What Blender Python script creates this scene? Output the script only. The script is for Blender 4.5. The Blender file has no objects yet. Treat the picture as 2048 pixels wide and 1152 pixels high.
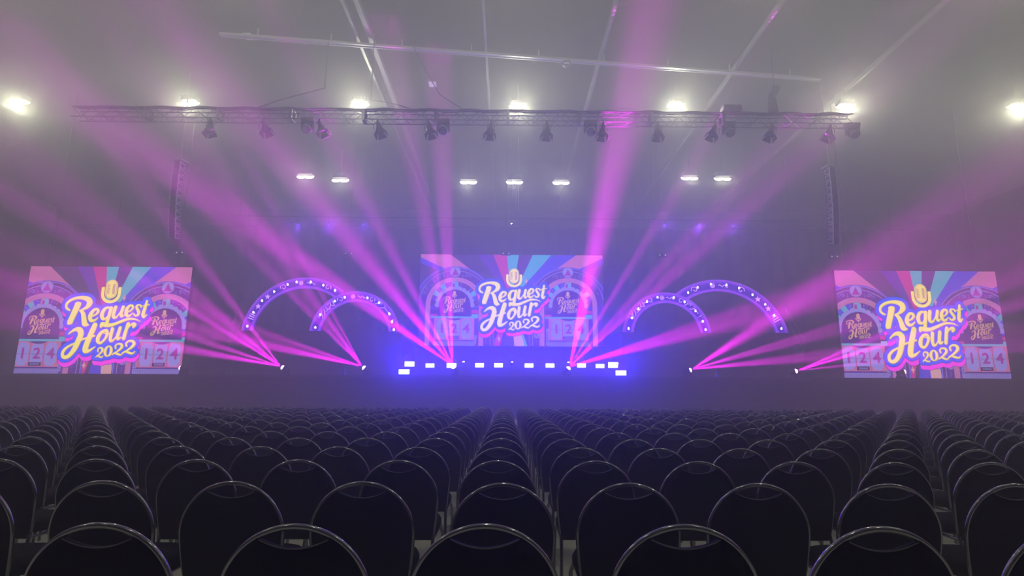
import bpy, bmesh, math, random
from mathutils import Vector, Matrix

C = bpy.context.scene
COL = C.collection
PI = math.pi
random.seed(7)

# ------------------------------------------------------------------ camera, haze, exposure
F = 1130.0                                   # focal length in pixels of the 2048 x 1152 frame
CAM = Vector((0, 0, 1.165))
R = Matrix.Rotation(-math.radians(.56), 3, 'Z') @ Matrix.Rotation(math.radians(90 + 10.53), 3, 'X') @ Matrix.Rotation(math.radians(.29), 3, 'Z')
cd = bpy.data.cameras.new('camera')
cam = bpy.data.objects.new('camera', cd)
COL.objects.link(cam)
cd.sensor_width = 36; cd.lens = 36 * F / 2048; cd.clip_end = 200
cam.location = CAM; cam.rotation_euler = R.to_euler()
C.camera = cam
C.view_settings.view_transform = 'Standard'
C.view_settings.look = 'None'
C.view_settings.gamma = 1.0
C.view_settings.exposure = -0.15

world = bpy.data.worlds.new('hall_air'); C.world = world; world.use_nodes = True
wt = world.node_tree
wt.nodes['Background'].inputs[0].default_value = (0, 0, 0, 1)
vol = wt.nodes.new('ShaderNodeVolumeScatter')
vol.inputs['Density'].default_value = 0.026
vol.inputs['Anisotropy'].default_value = 0.2
fwd = wt.nodes.new('ShaderNodeVolumeScatter')           # the forward-scattering share of theatre haze
fwd.inputs['Density'].default_value = 0.014
fwd.inputs['Anisotropy'].default_value = 0.86
both = wt.nodes.new('ShaderNodeAddShader')
wt.links.new(vol.outputs[0], both.inputs[0]); wt.links.new(fwd.outputs[0], both.inputs[1])
wt.links.new(both.outputs[0], wt.nodes['World Output'].inputs['Volume'])
C.cycles.volume_bounces = 1
C.cycles.max_bounces = 3
C.cycles.use_denoising = True
C.cycles.sample_clamp_indirect = 4

FLOOD_W = 690        # ceiling floodlights
BLUE_W = 1050          # strobe panels on the stage
BEAM_W = 380000        # moving heads
WASH_W = 150          # small blue wash lights over the stage
SCREEN = 1.9          # brightness of the video screens


def at(px, py, y):
    """world point at distance y into the hall seen at pixel (px, py)"""
    d = R @ Vector(((px - 1024) / F, (576 - py) / F, -1))
    return CAM + d * (y / d.y)


# ------------------------------------------------------------------ materials
def mat(name, col, rough=.7, metal=0.0, noise=0.0, scale=20, spec=.5):
    m = bpy.data.materials.new(name); m.use_nodes = True
    nt = m.node_tree; b = nt.nodes['Principled BSDF']
    b.inputs['Base Color'].default_value = (*col, 1)
    b.inputs['Roughness'].default_value = rough
    b.inputs['Metallic'].default_value = metal
    b.inputs['Specular IOR Level'].default_value = spec
    if noise:
        tc = nt.nodes.new('ShaderNodeTexCoord'); n = nt.nodes.new('ShaderNodeTexNoise')
        n.inputs['Scale'].default_value = scale
        r = nt.nodes.new('ShaderNodeMapRange')
        r.inputs['To Min'].default_value = 1 - noise; r.inputs['To Max'].default_value = 1 + noise
        mx = nt.nodes.new('ShaderNodeVectorMath'); mx.operation = 'SCALE'
        mx.inputs[0].default_value = col
        nt.links.new(tc.outputs['Object'], n.inputs['Vector'])
        nt.links.new(n.outputs[0], r.inputs[0]); nt.links.new(r.outputs[0], mx.inputs['Scale'])
        nt.links.new(mx.outputs[0], b.inputs['Base Color'])
    return m


def emis(name, col, s):
    m = bpy.data.materials.new(name); m.use_nodes = True
    nt = m.node_tree; nt.nodes.clear()
    e = nt.nodes.new('ShaderNodeEmission'); o = nt.nodes.new('ShaderNodeOutputMaterial')
    e.inputs[0].default_value = (*col, 1); e.inputs[1].default_value = s
    nt.links.new(e.outputs[0], o.inputs[0])
    m.cycles.emission_sampling = 'NONE'
    return m


def lin(r, g, b):
    f = lambda c: (c / 255 / 12.92) if c < 10.3 else ((c / 255 + .055) / 1.055) ** 2.4
    return (f(r), f(g), f(b))


LH = mat('lamp_head', (.05, .05, .12), .35, .3)
M = dict(
    floor=mat('floor_concrete', (.66, .66, .60), .6, noise=.18, scale=1.3),
    ceiling=mat('ceiling_panel', (.006, .006, .006), .9, noise=.15, scale=.6, spec=0),
    wall=mat('dark_wall', (.03, .03, .032), .9, noise=.2, scale=.8),
    drape=mat('black_drape', (.015, .015, .017), .95, noise=.3, scale=2),
    steel=mat('galvanised_steel', (.30, .30, .28), .4, .3),
    purlin=mat('purlin_paint', (.10, .10, .10), .5),
    vinyl=mat('black_vinyl', (.0028, .0026, .009), .7, noise=.15, scale=60, spec=.05),
    chrome=mat('chrome', (.34, .34, .37), .12, 1.0),
    black=mat('black_metal', (.012, .012, .014), .5, .2),
    alu=mat('truss_aluminium', (.09, .09, .10), .4, .6),
    deck=mat('stage_deck', (.04, .04, .045), .5, noise=.2, scale=3),
    masking=mat('pale_masking', (.10, .10, .12), .8, noise=.1, scale=2),
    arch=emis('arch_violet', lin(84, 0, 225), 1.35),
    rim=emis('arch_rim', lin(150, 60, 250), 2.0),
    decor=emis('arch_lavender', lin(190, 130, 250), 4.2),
    bulb=emis('warm_bulb', (1, .80, .62), 10),
    flood=emis('flood_led', (1, 1, .74), 14),
    strobe=emis('strobe_led', (.62, .80, 1.0), 6),
    beam=emis('beam_lens', (1, .55, .95), 18),
    spark=emis('small_lamp', (.8, .82, 1), 1.2),
    cone=mat('blue_cone', (.05, .08, .8), .6),
    white=mat('white_paint', (.6, .6, .62), .5),
)


M['chrome'].node_tree.nodes['Principled BSDF'].inputs['IOR'].default_value = 3.0


# ------------------------------------------------------------------ mesh helpers
class MB:
    def __init__(s):
        s.v = []; s.f = []; s.m = []; s.smooth = []

    def add(s, vs, fs, mi=0, smooth=False):
        k = len(s.v); s.v += [tuple(p) for p in vs]
        for f in fs:
            s.f.append([k + i for i in f]); s.m.append(mi); s.smooth.append(smooth)

    def box(s, c, d, mi=0, rot=None, taper=1.0):
        vs = []
        for z in (-1, 1):
            t = taper if z > 0 else 1
            for x, y in ((-1, -1), (1, -1), (1, 1), (-1, 1)):
                p = Vector((x * d[0] / 2 * t, y * d[1] / 2 * t, z * d[2] / 2))
                if rot is not None: p = rot @ p
                vs.append(Vector(c) + p)
        s.add(vs, [(3, 2, 1, 0), (4, 5, 6, 7), (0, 1, 5, 4), (1, 2, 6, 5), (2, 3, 7, 6), (3, 0, 4, 7)], mi)

    def tube(s, pts, r, n=8, mi=0, closed=False, caps=True):
        pts = [Vector(p) for p in pts]; L = len(pts); rings = []
        rr = r if isinstance(r, (list, tuple)) else [r] * L
        nrm = None
        for i, p in enumerate(pts):
            if closed: t = pts[(i + 1) % L] - pts[i - 1]
            else: t = pts[min(i + 1, L - 1)] - pts[max(i - 1, 0)]
            t.normalize()
            if nrm is None:
                a = Vector((0, 0, 1)) if abs(t.z) < .9 else Vector((1, 0, 0))
                nrm = (a - t * a.dot(t)).normalized()
            else:
                nrm = (nrm - t * nrm.dot(t)).normalized()
            b = t.cross(nrm)
            rings.append([p + (nrm * math.cos(2 * PI * k / n) + b * math.sin(2 * PI * k / n)) * rr[i] for k in range(n)])
        vs = [q for ring in rings for q in ring]; fs = []
        for i in range(L if closed else L - 1):
            j = (i + 1) % L
            for k in range(n):
                k2 = (k + 1) % n
                fs.append((i * n + k, i * n + k2, j * n + k2, j * n + k))
        s.add(vs, fs, mi, True)
        if caps and not closed:
            s.add(rings[0], [tuple(reversed(range(n)))], mi); s.add(rings[-1], [tuple(range(n))], mi)

    def cyl(s, a, b, r0, r1=None, n=16, mi=0):
        s.tube([a, b], [r0, r0 if r1 is None else r1], n, mi)

    def lathe(s, prof, n=20, mi=0, rot=None, loc=(0, 0, 0)):
        vs = []
        for r, z in prof:
            for k in range(n):
                p = Vector((r * math.cos(2 * PI * k / n), r * math.sin(2 * PI * k / n), z))
                if rot is not None: p = rot @ p
                vs.append(p + Vector(loc))
        fs = []
        for i in range(len(prof) - 1):
            for k in range(n):
                k2 = (k + 1) % n
                fs.append((i * n + k, i * n + k2, (i + 1) * n + k2, (i + 1) * n + k))
        s.add(vs, fs, mi, True)

    def data(s, name, mats):
        me = bpy.data.meshes.new(name)
        me.from_pydata(s.v, [], s.f)
        for m in (mats if isinstance(mats, (list, tuple)) else [mats]): me.materials.append(m)
        me.polygons.foreach_set('material_index', s.m)
        me.polygons.foreach_set('use_smooth', s.smooth)
        me.update()
        return me

    def build(s, name, mats, parent=None, loc=None):
        return link(name, s.data(name, mats), parent, loc)


def link(name, data, parent=None, loc=None):
    o = bpy.data.objects.new(name, data); COL.objects.link(o)
    if parent is not None: o.parent = parent
    if loc is not None: o.location = loc
    return o


def tag(o, label, cat, group=None):
    o['label'] = label; o['category'] = cat
    if group: o['group'] = group
    return o


def thing(name, label, cat, loc=(0, 0, 0), rz=0.0, group=None):
    o = link(name, None); o.location = loc; o.rotation_euler = (0, 0, rz); o.empty_display_size = .2
    return tag(o, label, cat, group)


def struct(o):
    o['kind'] = 'structure'; return o


def copy_tree(o, parent=None):
    c = o.copy(); COL.objects.link(c); c.parent = parent
    for ch in list(o.children): copy_tree(ch, c)
    return c


def light(name, kind, loc, watts, col, radius, parent=None):
    l = bpy.data.lights.new(name, kind); l.energy = watts; l.color = col
    l.shadow_soft_size = radius
    o = link(name, l, parent, loc)
    return o, l


ORD = ['', 'first', 'second', 'third', 'fourth', 'fifth', 'sixth', 'seventh', 'eighth', 'ninth', 'tenth', 'eleventh',
       'twelfth', 'thirteenth', 'fourteenth', 'fifteenth', 'sixteenth', 'seventeenth', 'eighteenth', 'nineteenth',
       'twentieth']

# ------------------------------------------------------------------ the hall
CEIL = 16.4
HX, Y0, Y1 = 38.0, -6.0, 46.0
b = MB(); b.box((0, (Y0 + Y1) / 2, -.1), (2 * HX, Y1 - Y0, .2)); struct(b.build('floor', M['floor']))
b = MB(); b.box((0, (Y0 + Y1) / 2, CEIL + .1), (2 * HX, Y1 - Y0, .2)); struct(b.build('ceiling', M['ceiling']))
for nm, c, d in (('wall_back', (0, Y1 + .15, CEIL / 2), (2 * HX, .3, CEIL)), ('wall_front', (0, Y0 - .15, CEIL / 2), (2 * HX, .3, CEIL)),
                 ('wall_left', (-HX - .15, (Y0 + Y1) / 2, CEIL / 2), (.3, Y1 - Y0, CEIL)),
                 ('wall_right', (HX + .15, (Y0 + Y1) / 2, CEIL / 2), (.3, Y1 - Y0, CEIL))):
    b = MB(); b.box(c, d); struct(b.build(nm, M['wall']))

# ceiling purlins running towards the stage and the long oblique rail below them
HC = (CEIL - .25 - CAM.z)
KP = HC / (786 * .983)                        # metres sideways per pixel on the top edge of the frame
for i, (px, wd) in enumerate(((676, .12), (704, .20), (960, .10), (1228, .13), (1562, .10), (1890, .08))):
    x = (px - 1012) * KP + .02
    b = MB(); b.box((x, 22, CEIL - .12), (wd, 46, .24)); struct(b.build('trim_%d' % (i + 1), M['purlin']))


def on_plane(px, py, z):
    d = R @ Vector(((px - 1024) / F, (576 - py) / F, -1))
    return CAM + d * ((z - CAM.z) / d.z)


ra, rb = on_plane(440, 68, CEIL - .4), on_plane(1640, 158, CEIL - .4)
mid = (ra + rb) / 2; L = (rb - ra).length; ang = math.atan2(rb.y - ra.y, rb.x - ra.x)
t = thing('ceiling_rail', 'long bright metal rail crossing under the ceiling purlins at an angle', 'rail', mid, ang)
b = MB(); b.box((0, 0, 0), (L, .16, .10)); b.box((0, -.1, -.06), (L, .04, .03)); b.box((0, .1, -.06), (L, .04, .03))
b.build('channel', M['steel'], t)
for k in range(9):
    b = MB(); b.box((-L / 2 + (k + .5) * L / 9, 0, .22), (.05, .05, .36)); b.build('hanger', M['steel'], t)
p = on_plane(1135, 116, CEIL - .58)
p.y = ra.y + (rb.y - ra.y) * (p.x - ra.x) / (rb.x - ra.x)
t = thing('surveillance_camera', 'small dark dome camera hanging under the bright ceiling rail', 'camera', p)
b = MB(); b.box((0, 0, .09), (.1, .1, .12)); b.build('bracket', M['black'], t)
b = MB(); b.lathe([(.001, -.2), (.12, -.17), (.19, -.08), (.21, .02), (.18, .06), (.001, .07)], 20); b.build('dome', M['black'], t)
b = MB(); b.box((-.02, -.19, -.09), (.24, .03, .06)); b.build('lens_window', M['white'], t)
for px, py, w_ in ((497, 73, .34), (865, 168, .36)):
    p = on_plane(px, py, CEIL - .03)
    b = MB(); b.box((0, 0, 0), (w_, w_ * 1.3, .05)); b.box((0, 0, -.03), (w_ * .8, w_ * 1.05, .02))
    o = b.build('ceiling_vent', M['white'], None, p)
    tag(o, 'small pale square ceiling vent %s' % ('left of the long ceiling rail' if px < 600 else 'above the front truss, beyond the ceiling rail'), 'vent', 'ceiling vents')

# ------------------------------------------------------------------ floodlights under the ceiling
FG = 'white ceiling floodlights'
fl_front = [(40, 205, 'leftmost'), (380, 206, 'second from the left'), (721, 209, 'third from the left'), (1036, 212, 'middle one'),
            (1352, 213, 'fifth from the left'), (1690, 214, 'sixth from the left'), (2032, 214, 'rightmost')]
fl_back = [(611, 353, 'first from the left'), (681, 360, 'second from the left'), (937, 364, 'left of the middle three'), (1029, 364, 'centre of the middle three'),
           (1122, 365, 'right of the middle three'), (1379, 356, 'second from the right'), (1445, 357, 'last at the right')]


def floodlight(first, p, label, sc, watts, wide=True):
    if first is None:
        t = thing('floodlight', label, 'floodlight', p, 0, FG)
        b = MB(); b.box((0, 0, .12), (.62, .34, .12), taper=.8)
        for k in range(9): b.box((-.28 + k * .07, 0, .21), (.02, .34, .1))
        b.build('housing', M['black'], t)
        for sx in (-.17, .17):
            b = MB()
            pr = []
            for k in range(16):
                a = 2 * PI * k / 16
                pr.append((math.copysign(abs(math.cos(a)) ** .9, math.cos(a)) * .19, math.copysign(abs(math.sin(a)) ** .9, math.sin(a)) * .165))
            tilt = Matrix.Rotation(math.radians(40), 3, 'X')
            vs = [tilt @ Vector((x, y, 0)) for x, y in pr] + [tilt @ Vector((x * .8, y * .8, -.05)) for x, y in pr]
            n = 16
            b.add(vs, [(k, (k + 1) % n, n + (k + 1) % n, n + k) for k in range(n)] + [tuple(range(n, 2 * n))], 0)
            b.build('led_lens', M['flood'], t, (sx, 0, 0))
        return_t = t
    else:
        return_t = copy_tree(first); return_t.location = p; return_t['label'] = label
    return_t.scale = (sc, sc, sc)
    for ch in [c for c in return_t.children if c.name.startswith('hanging_rod')]: bpy.data.objects.remove(ch)
    b = MB(); b.cyl((0, 0, .2), (0, 0, (CEIL - p.z) / sc - .01), .015, n=6); b.box((0, 0, .3), (.3, .04, .03)); b.build('hanging_rod', M['black'], return_t)
    o, l = light('flood_lamp', 'POINT', p + Vector((0, -.12, -.34)), watts, (1, 1, .70), .2)
    if wide:                                  # added emission pattern, not the fixture's own: stronger sideways to brighten upper haze
        l.use_nodes = True; nt = l.node_tree
        tc = nt.nodes.new('ShaderNodeTexCoord'); sx = nt.nodes.new('ShaderNodeSeparateXYZ'); mr = nt.nodes.new('ShaderNodeMapRange')
        mr.inputs['From Min'].default_value = -.75; mr.inputs['From Max'].default_value = -.1; mr.inputs['To Min'].default_value = .35; mr.inputs['To Max'].default_value = 1.5
        nt.links.new(tc.outputs['Normal'], sx.inputs[0]); nt.links.new(sx.outputs['Z'], mr.inputs[0]); nt.links.new(mr.outputs[0], nt.nodes['Emission'].inputs['Strength'])
    return return_t


f0 = None
for px, py, w_ in fl_front:
    p = at(px, py, 26)
    f = floodlight(f0, p, 'glowing ceiling floodlight of the high front row, %s' % w_, 1.25, FLOOD_W)
    f0 = f0 or f
for px, py, w_ in fl_back:
    p = at(px, py, 34)
    floodlight(f0, p, 'glowing ceiling floodlight of the lower back row, %s' % w_, 1.5, FLOOD_W * .14)

# the same lamps in the rows over the seats, above the frame
for k in range(5):
    for y_, e_, r_ in ((15.0, 1.0, 'over the middle of the seats'), (0.5, .5, 'over the camera')):
        floodlight(f0, Vector((-17 + 8.5 * k, y_, 15.6)), '%s ceiling floodlight in the row %s' % (ORD[k + 1], r_), 1.25, FLOOD_W * e_, y_ > 5)

# ------------------------------------------------------------------ chairs
DX, DY, RW = .55, .7725, .212
D1 = 1.70
TILT = math.radians(9)
SH = .42                                      # seat height


def back_pt(x, z, off=0.0):
    """point on the reclined plane of the backrest: y grows towards the stage"""
    h = z - SH
    return Vector((x, -math.sin(TILT) * h * 1.0 + off, SH + h * math.cos(TILT)))


TOPZ = SH + (.80 - SH) / math.cos(TILT)
ARC = TOPZ - .0095 - RW                        # centre height of the round top


def frame_path():
    pts = []
    zb = SH - .02
    for k in range(5):
        f = k / 5; pts.append(back_pt(-RW + .022 * (1 - f) ** 1.5, zb + (ARC - zb) * f))
    for k in range(29):
        a = PI - PI * k / 28; pts.append(back_pt(RW * math.cos(a), ARC + RW * math.sin(a)))
    for k in range(5):
        f = 1 - (k + 1) / 5; pts.append(back_pt(RW - .022 * (1 - f) ** 1.5, zb + (ARC - zb) * f))
    return pts


def backrest(b, mi=0):
    r = RW - .004; zb = SH - .05; n = 30; rows = 7; th = .018
    grid = [[], []]
    for k in range(n + 1):
        x = -r * math.cos(PI * k / n)
        arc = ARC + math.sqrt(max(0, r * r - x * x))
        if abs(x) < .098:
            arc = min(arc, ARC + r - .030 - .026 * (1 - (x / .098) ** 2))
        elif abs(x) < .106:
            arc = min(arc, ARC + r - .028)
        for j in range(rows + 1):
            z = zb + (arc - zb) * j / rows
            bulge = (1 - (x / r) ** 2) * math.sin(PI * j / rows) ** .5 * .014 if 0 < j < rows else 0
            xx = x * (1 - .1 * (1 - min(1, (z - zb) / (ARC - zb))) ** 1.5)
            grid[0].append(back_pt(xx, z, -th / 2 - .002))
            grid[1].append(back_pt(xx, z, th / 2 + bulge))
    nv = (n + 1) * (rows + 1); W = rows + 1; fs = []
    for k in range(n):
        for j in range(rows):
            a = k * W + j
            fs.append((a, a + W, a + W + 1, a + 1)); fs.append((nv + a, nv + a + 1, nv + a + W + 1, nv + a + W))
        a = k * W; fs.append((a, nv + a, nv + a + W, a + W))
        a = k * W + rows; fs.append((a, a + W, nv + a + W, nv + a))
    for k in (0, n):
        for j in range(rows):
            a = k * W + j; fs.append((a, a + 1, nv + a + 1, nv + a))
    b.add(grid[0] + grid[1], fs, mi, True)


def seat(b, mi=0):
    n = 28; prof = [(.93, -.035), (1.0, -.02), (1.0, .005), (.95, .022), (.7, .032), (.0, .034)]
    vs = []
    for s_, z in prof:
        for k in range(n):
            a = 2 * PI * k / n
            x = math.copysign(abs(math.cos(a)) ** .75, math.cos(a)) * .205 * s_; y = math.copysign(abs(math.sin(a)) ** .75, math.sin(a)) * .205 * s_
            vs.append((x, .215 + y, SH + z))
    fs = [tuple(reversed(range(n)))]
    for i in range(len(prof) - 1):
        for k in range(n): fs.append((i * n + k, i * n + (k + 1) % n, (i + 1) * n + (k + 1) % n, (i + 1) * n + k))
    b.add(vs, fs, mi, True)


def legs():
    out = []
    for sx in (-1, 1):
        out.append([back_pt(sx * (RW - .022), SH - .02), Vector((sx * .192, -.02, SH - .10)), Vector((sx * .20, -.07, .012))])
        out.append([Vector((sx * .185, .34, SH - .045)), Vector((sx * .195, .40, SH - .10)), Vector((sx * .205, .43, .012))])
    return out


def chair_parts():
    """list of (name, mesh) at chair origin: on the floor below the backrest"""
    ps = []
    b = MB(); b.tube(frame_path(), .0088, 10); ps.append(('back_frame', b.data('back_frame', M['chrome'])))
    b = MB(); backrest(b); ps.append(('backrest', b.data('backrest', M['vinyl'])))
    b = MB(); r = RW - .004
    b.tube([back_pt(x, ARC + r - .030 - .026 * (1 - (x / .098) ** 2), -.012) for x in [-.098 + .014 * k for k in range(15)]], .0020, 6)
    ps.append(('handle_trim', b.data('handle_trim', M['alu'])))
    b = MB(); seat(b); ps.append(('seat', b.data('seat', M['vinyl'])))
    b = MB()
    for sx in (-1, 1): b.tube([(sx * .190, -.005, SH - .045), (sx * .185, .34, SH - .045)], .009, 6)
    b.tube([(-.188, .03, SH - .05), (.188, .03, SH - .05)], .009, 6); b.tube([(-.185, .33, SH - .05), (.185, .33, SH - .05)], .009, 6)
    ps.append(('seat_frame', b.data('seat_frame', M['chrome'])))
    for pts in legs():
        b = MB(); b.tube(pts, .010, 6); b.cyl(pts[-1] - Vector((0, 0, .012)), pts[-1] + Vector((0, 0, .012)), .014, .012, 8)
        ps.append(('leg', b.data('leg', M['chrome'])))
    return ps


PARTS = chair_parts()
sb = MB(); sb.tube(frame_path()[::2], .0095, 6); backrest(sb, 1); seat(sb, 1)
for pts in legs(): sb.tube(pts, .010, 5)
SIMPLE = sb.data('simple_chair', [M['chrome'], M['vinyl']])


def chair_label(row, c):
    r = 'nearest row' if row == 1 else '%s nearest row' % ORD[row]
    if c == 0: return 'black round-backed chair in the %s, in the middle column' % r
    return 'black round-backed chair in the %s, %s to the %s of the middle column' % (r, ORD[abs(c)], 'left' if c < 0 else 'right')


CG = 'rows of black round-backed chairs'
NROWS = 19
count = 0
rest = []
for row in range(1, NROWS + 1):
    d = D1 + DY * (row - 1)
    half = .90 * (d + .3) + .30
    jit = random.Random(row)
    cs = [c for c in range(-40, 41) if abs(c * DX - .04) < half]
    cs.sort(key=abs)
    for c in cs:
        x = c * DX - .038 + jit.uniform(-.010, .010); y = d + jit.uniform(-.012, .012); rz = jit.uniform(-.018, .018)
        if c == 0 and row <= 2: x += -.012 if row == 1 else .02; y -= .03 if row == 2 else 0
        # the camera depth above is that of the top of the back, which leans towards the camera
        y += math.sin(TILT) * (.80 - SH)
        if count < 300:
            count += 1
            if row <= 8:
                t = thing('stacking_chair', chair_label(row, c), 'chair', (x, y, 0), rz, CG)
                for nm, me in PARTS: link(nm, me, t)
            else:
                t = tag(link('stacking_chair', SIMPLE, None, (x, y, 0)), chair_label(row, c), 'chair', CG); t.rotation_euler = (0, 0, rz)
        else:
            rest.append((x, y, rz))
mb = MB()
for x, y, rz in rest:
    m4 = Matrix.Translation((x, y, 0)) @ Matrix.Rotation(rz, 4, 'Z')
    k = len(mb.v)
    mb.v += [tuple(m4 @ v.co) for v in SIMPLE.vertices]
    for p_ in SIMPLE.polygons:
        mb.f.append([k + i for i in p_.vertices]); mb.m.append(p_.material_index); mb.smooth.append(p_.use_smooth)
o = mb.build('distant_chairs', [M['chrome'], M['vinyl']])
tag(o, 'farthest rows of small round-backed chairs fading into the haze before the stage', 'chairs'); o['kind'] = 'stuff'

# ------------------------------------------------------------------ stage
DZ = at(1024, 752, 26).z                      # deck height
SF = 26.0
AX = .35                                      # the stage's axis
t = thing('main_stage', 'long low black stage deck across the front of the hall', 'stage', (AX, SF, 0))
b = MB(); b.box((0, 5.7, DZ - .06), (56, 11.4, .12)); b.build('deck', M['deck'], t)
b = MB()
n = 220
vs = []
for k in range(n + 1):
    x = -28 + 56 * k / n; y = .03 * math.sin(k * 1.9)
    vs += [(x, y + .05, 0), (x, y + .05, DZ - .12)]
b.add(vs, [(2 * k, 2 * k + 2, 2 * k + 3, 2 * k + 1) for k in range(n)], 0, True)
b.box((0, .5, (DZ - .12) / 2), (55.9, .6, DZ - .14))
b.build('skirt', M['drape'], t)
# centre riser
ra_, rb_ = at(800, 733, 28.6), at(1250, 733, 28.6)
RZ = (ra_.z + rb_.z) / 2
t = thing('centre_riser', 'low riser at stage centre carrying the row of blue-white strobe panels', 'riser', ((ra_.x + rb_.x) / 2, 28.6, DZ))
b = MB(); b.box((0, 2.0, (RZ - DZ) / 2), (rb_.x - ra_.x, 3.98, RZ - DZ)); b.build('riser_box', M['masking'], t)
b = MB(); b.box((0, .06, RZ - DZ + .01), (rb_.x - ra_.x, .12, .03)); b.build('edge_strip', M['steel'], t)
# wall below the centre screen
SL, SR = at(841.5, 509, 32.6), at(1205, 509.5, 32.6)
zb_ = at(1024, 694.5, 32.6).z
b = MB(); b.box(((SL.x + SR.x) / 2, 32.9, (RZ + zb_) / 2), (SR.x - SL.x + .1, .3, zb_ - RZ)); b.box(((SL.x + SR.x) / 2, 32.75, zb_ + .03), (SR.x - SL.x + .15, .5, .06))
o = b.build('backing_wall', M['masking']); tag(o, 'pale wall glowing blue under the centre video screen', 'wall')
# side platforms that carry the arches
PLAT = []
for nm, xa, xb, ypx in (('left', 478, 806, 664), ('right', 1243, 1584, 667)):
    pa, pb = at(xa, ypx, 30.2), at(xb, ypx, 30.2)
    z = (pa.z + pb.z) / 2
    t = thing('arch_platform', 'dark raised platform under the two %s arches' % nm, 'platform', ((pa.x + pb.x) / 2, 30.2, DZ), 0, 'arch platforms')
    w_ = pb.x - pa.x
    b = MB(); b.box((0, 1.5, (z - DZ) / 2), (w_, 3, z - DZ)); b.build('platform_body', M['deck'], t)
    b = MB(); b.box((0, 1.5, z - DZ + .02), (w_ + .1, 3.1, .05)); b.build('platform_top', M['deck'], t)
    b = MB()
    for k in range(1, 8): b.box((-w_ / 2 + w_ * k / 8, -.01, (z - DZ) / 2), (.02, .02, z - DZ - .05))
    b.box((0, -.012, (z - DZ) * .55), (w_, .02, .02)); b.build('panel_joints', M['black'], t)
    PLAT.append(z + .075)
# black drape behind everything
b = MB(); n = 300; vs = []
for k in range(n + 1):
    x = -30 + 60 * k / n; y = 38 + .12 * math.sin(k * 1.3)
    vs += [(x, y, 0), (x, y, 12.44)]
b.add(vs, [(2 * k, 2 * k + 2, 2 * k + 3, 2 * k + 1) for k in range(n)], 0, True)
o = b.build('back_drape', M['drape']); tag(o, 'tall black drape hanging behind the whole stage', 'drape')
b = MB(); b.tube([(-30, 38, 12.5), (30, 38, 12.5)], .04, 8)
o = b.build('drape_pipe', M['black']); tag(o, 'thin black pipe holding up the back drape', 'pipe')
for k in range(7):
    b = MB(); b.cyl((-27 + 9 * k, 38, 12.5), (-27 + 9 * k, 38, CEIL), .02, n=6)
    b.build('pipe_hanger', M['black'], o)

# ------------------------------------------------------------------ lettering by strokes
def catmull(pts, n=6):
    out = []
    P = [pts[0]] + list(pts) + [pts[-1]]
    for i in range(1, len(P) - 2):
        for k in range(n):
            t = k / n
            out.append(tuple(.5 * ((2 * P[i][j]) + (-P[i - 1][j] + P[i + 1][j]) * t + (2 * P[i - 1][j] - 5 * P[i][j] + 4 * P[i + 1][j] - P[i + 2][j]) * t * t
                                   + (-P[i - 1][j] + 3 * P[i][j] - 3 * P[i + 1][j] + P[i + 2][j]) * t ** 3) for j in range(3)))
    out.append(tuple(pts[-1]))
    return out


TWO = [(.33, .42, .17), (.30, .26, .15), (.48, .08, .14), (.75, .10, .22), (.82, .30, .26), (.62, .55, .20), (.30, .78, .12), (.06, .94, .10),
       (.25, .82, .14), (.50, .90, .20), (.72, .95, .14), (.88, .80, .06)]
ZERO = [(.60, .04, .12), (.34, .20, .26), (.18, .55, .32), (.24, .86, .24), (.42, .95, .12), (.68, .80, .26), (.82, .45, .32), (.76, .14, .24), (.60, .04, .12)]


def boxed(st, x0, y0, x1, y1):
    w = (x1 - x0 + y1 - y0) / 2
    return [(x0 + (x1 - x0) * x, y0 + (y1 - y0) * y, w * t * .78) for x, y, t in st]


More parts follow.
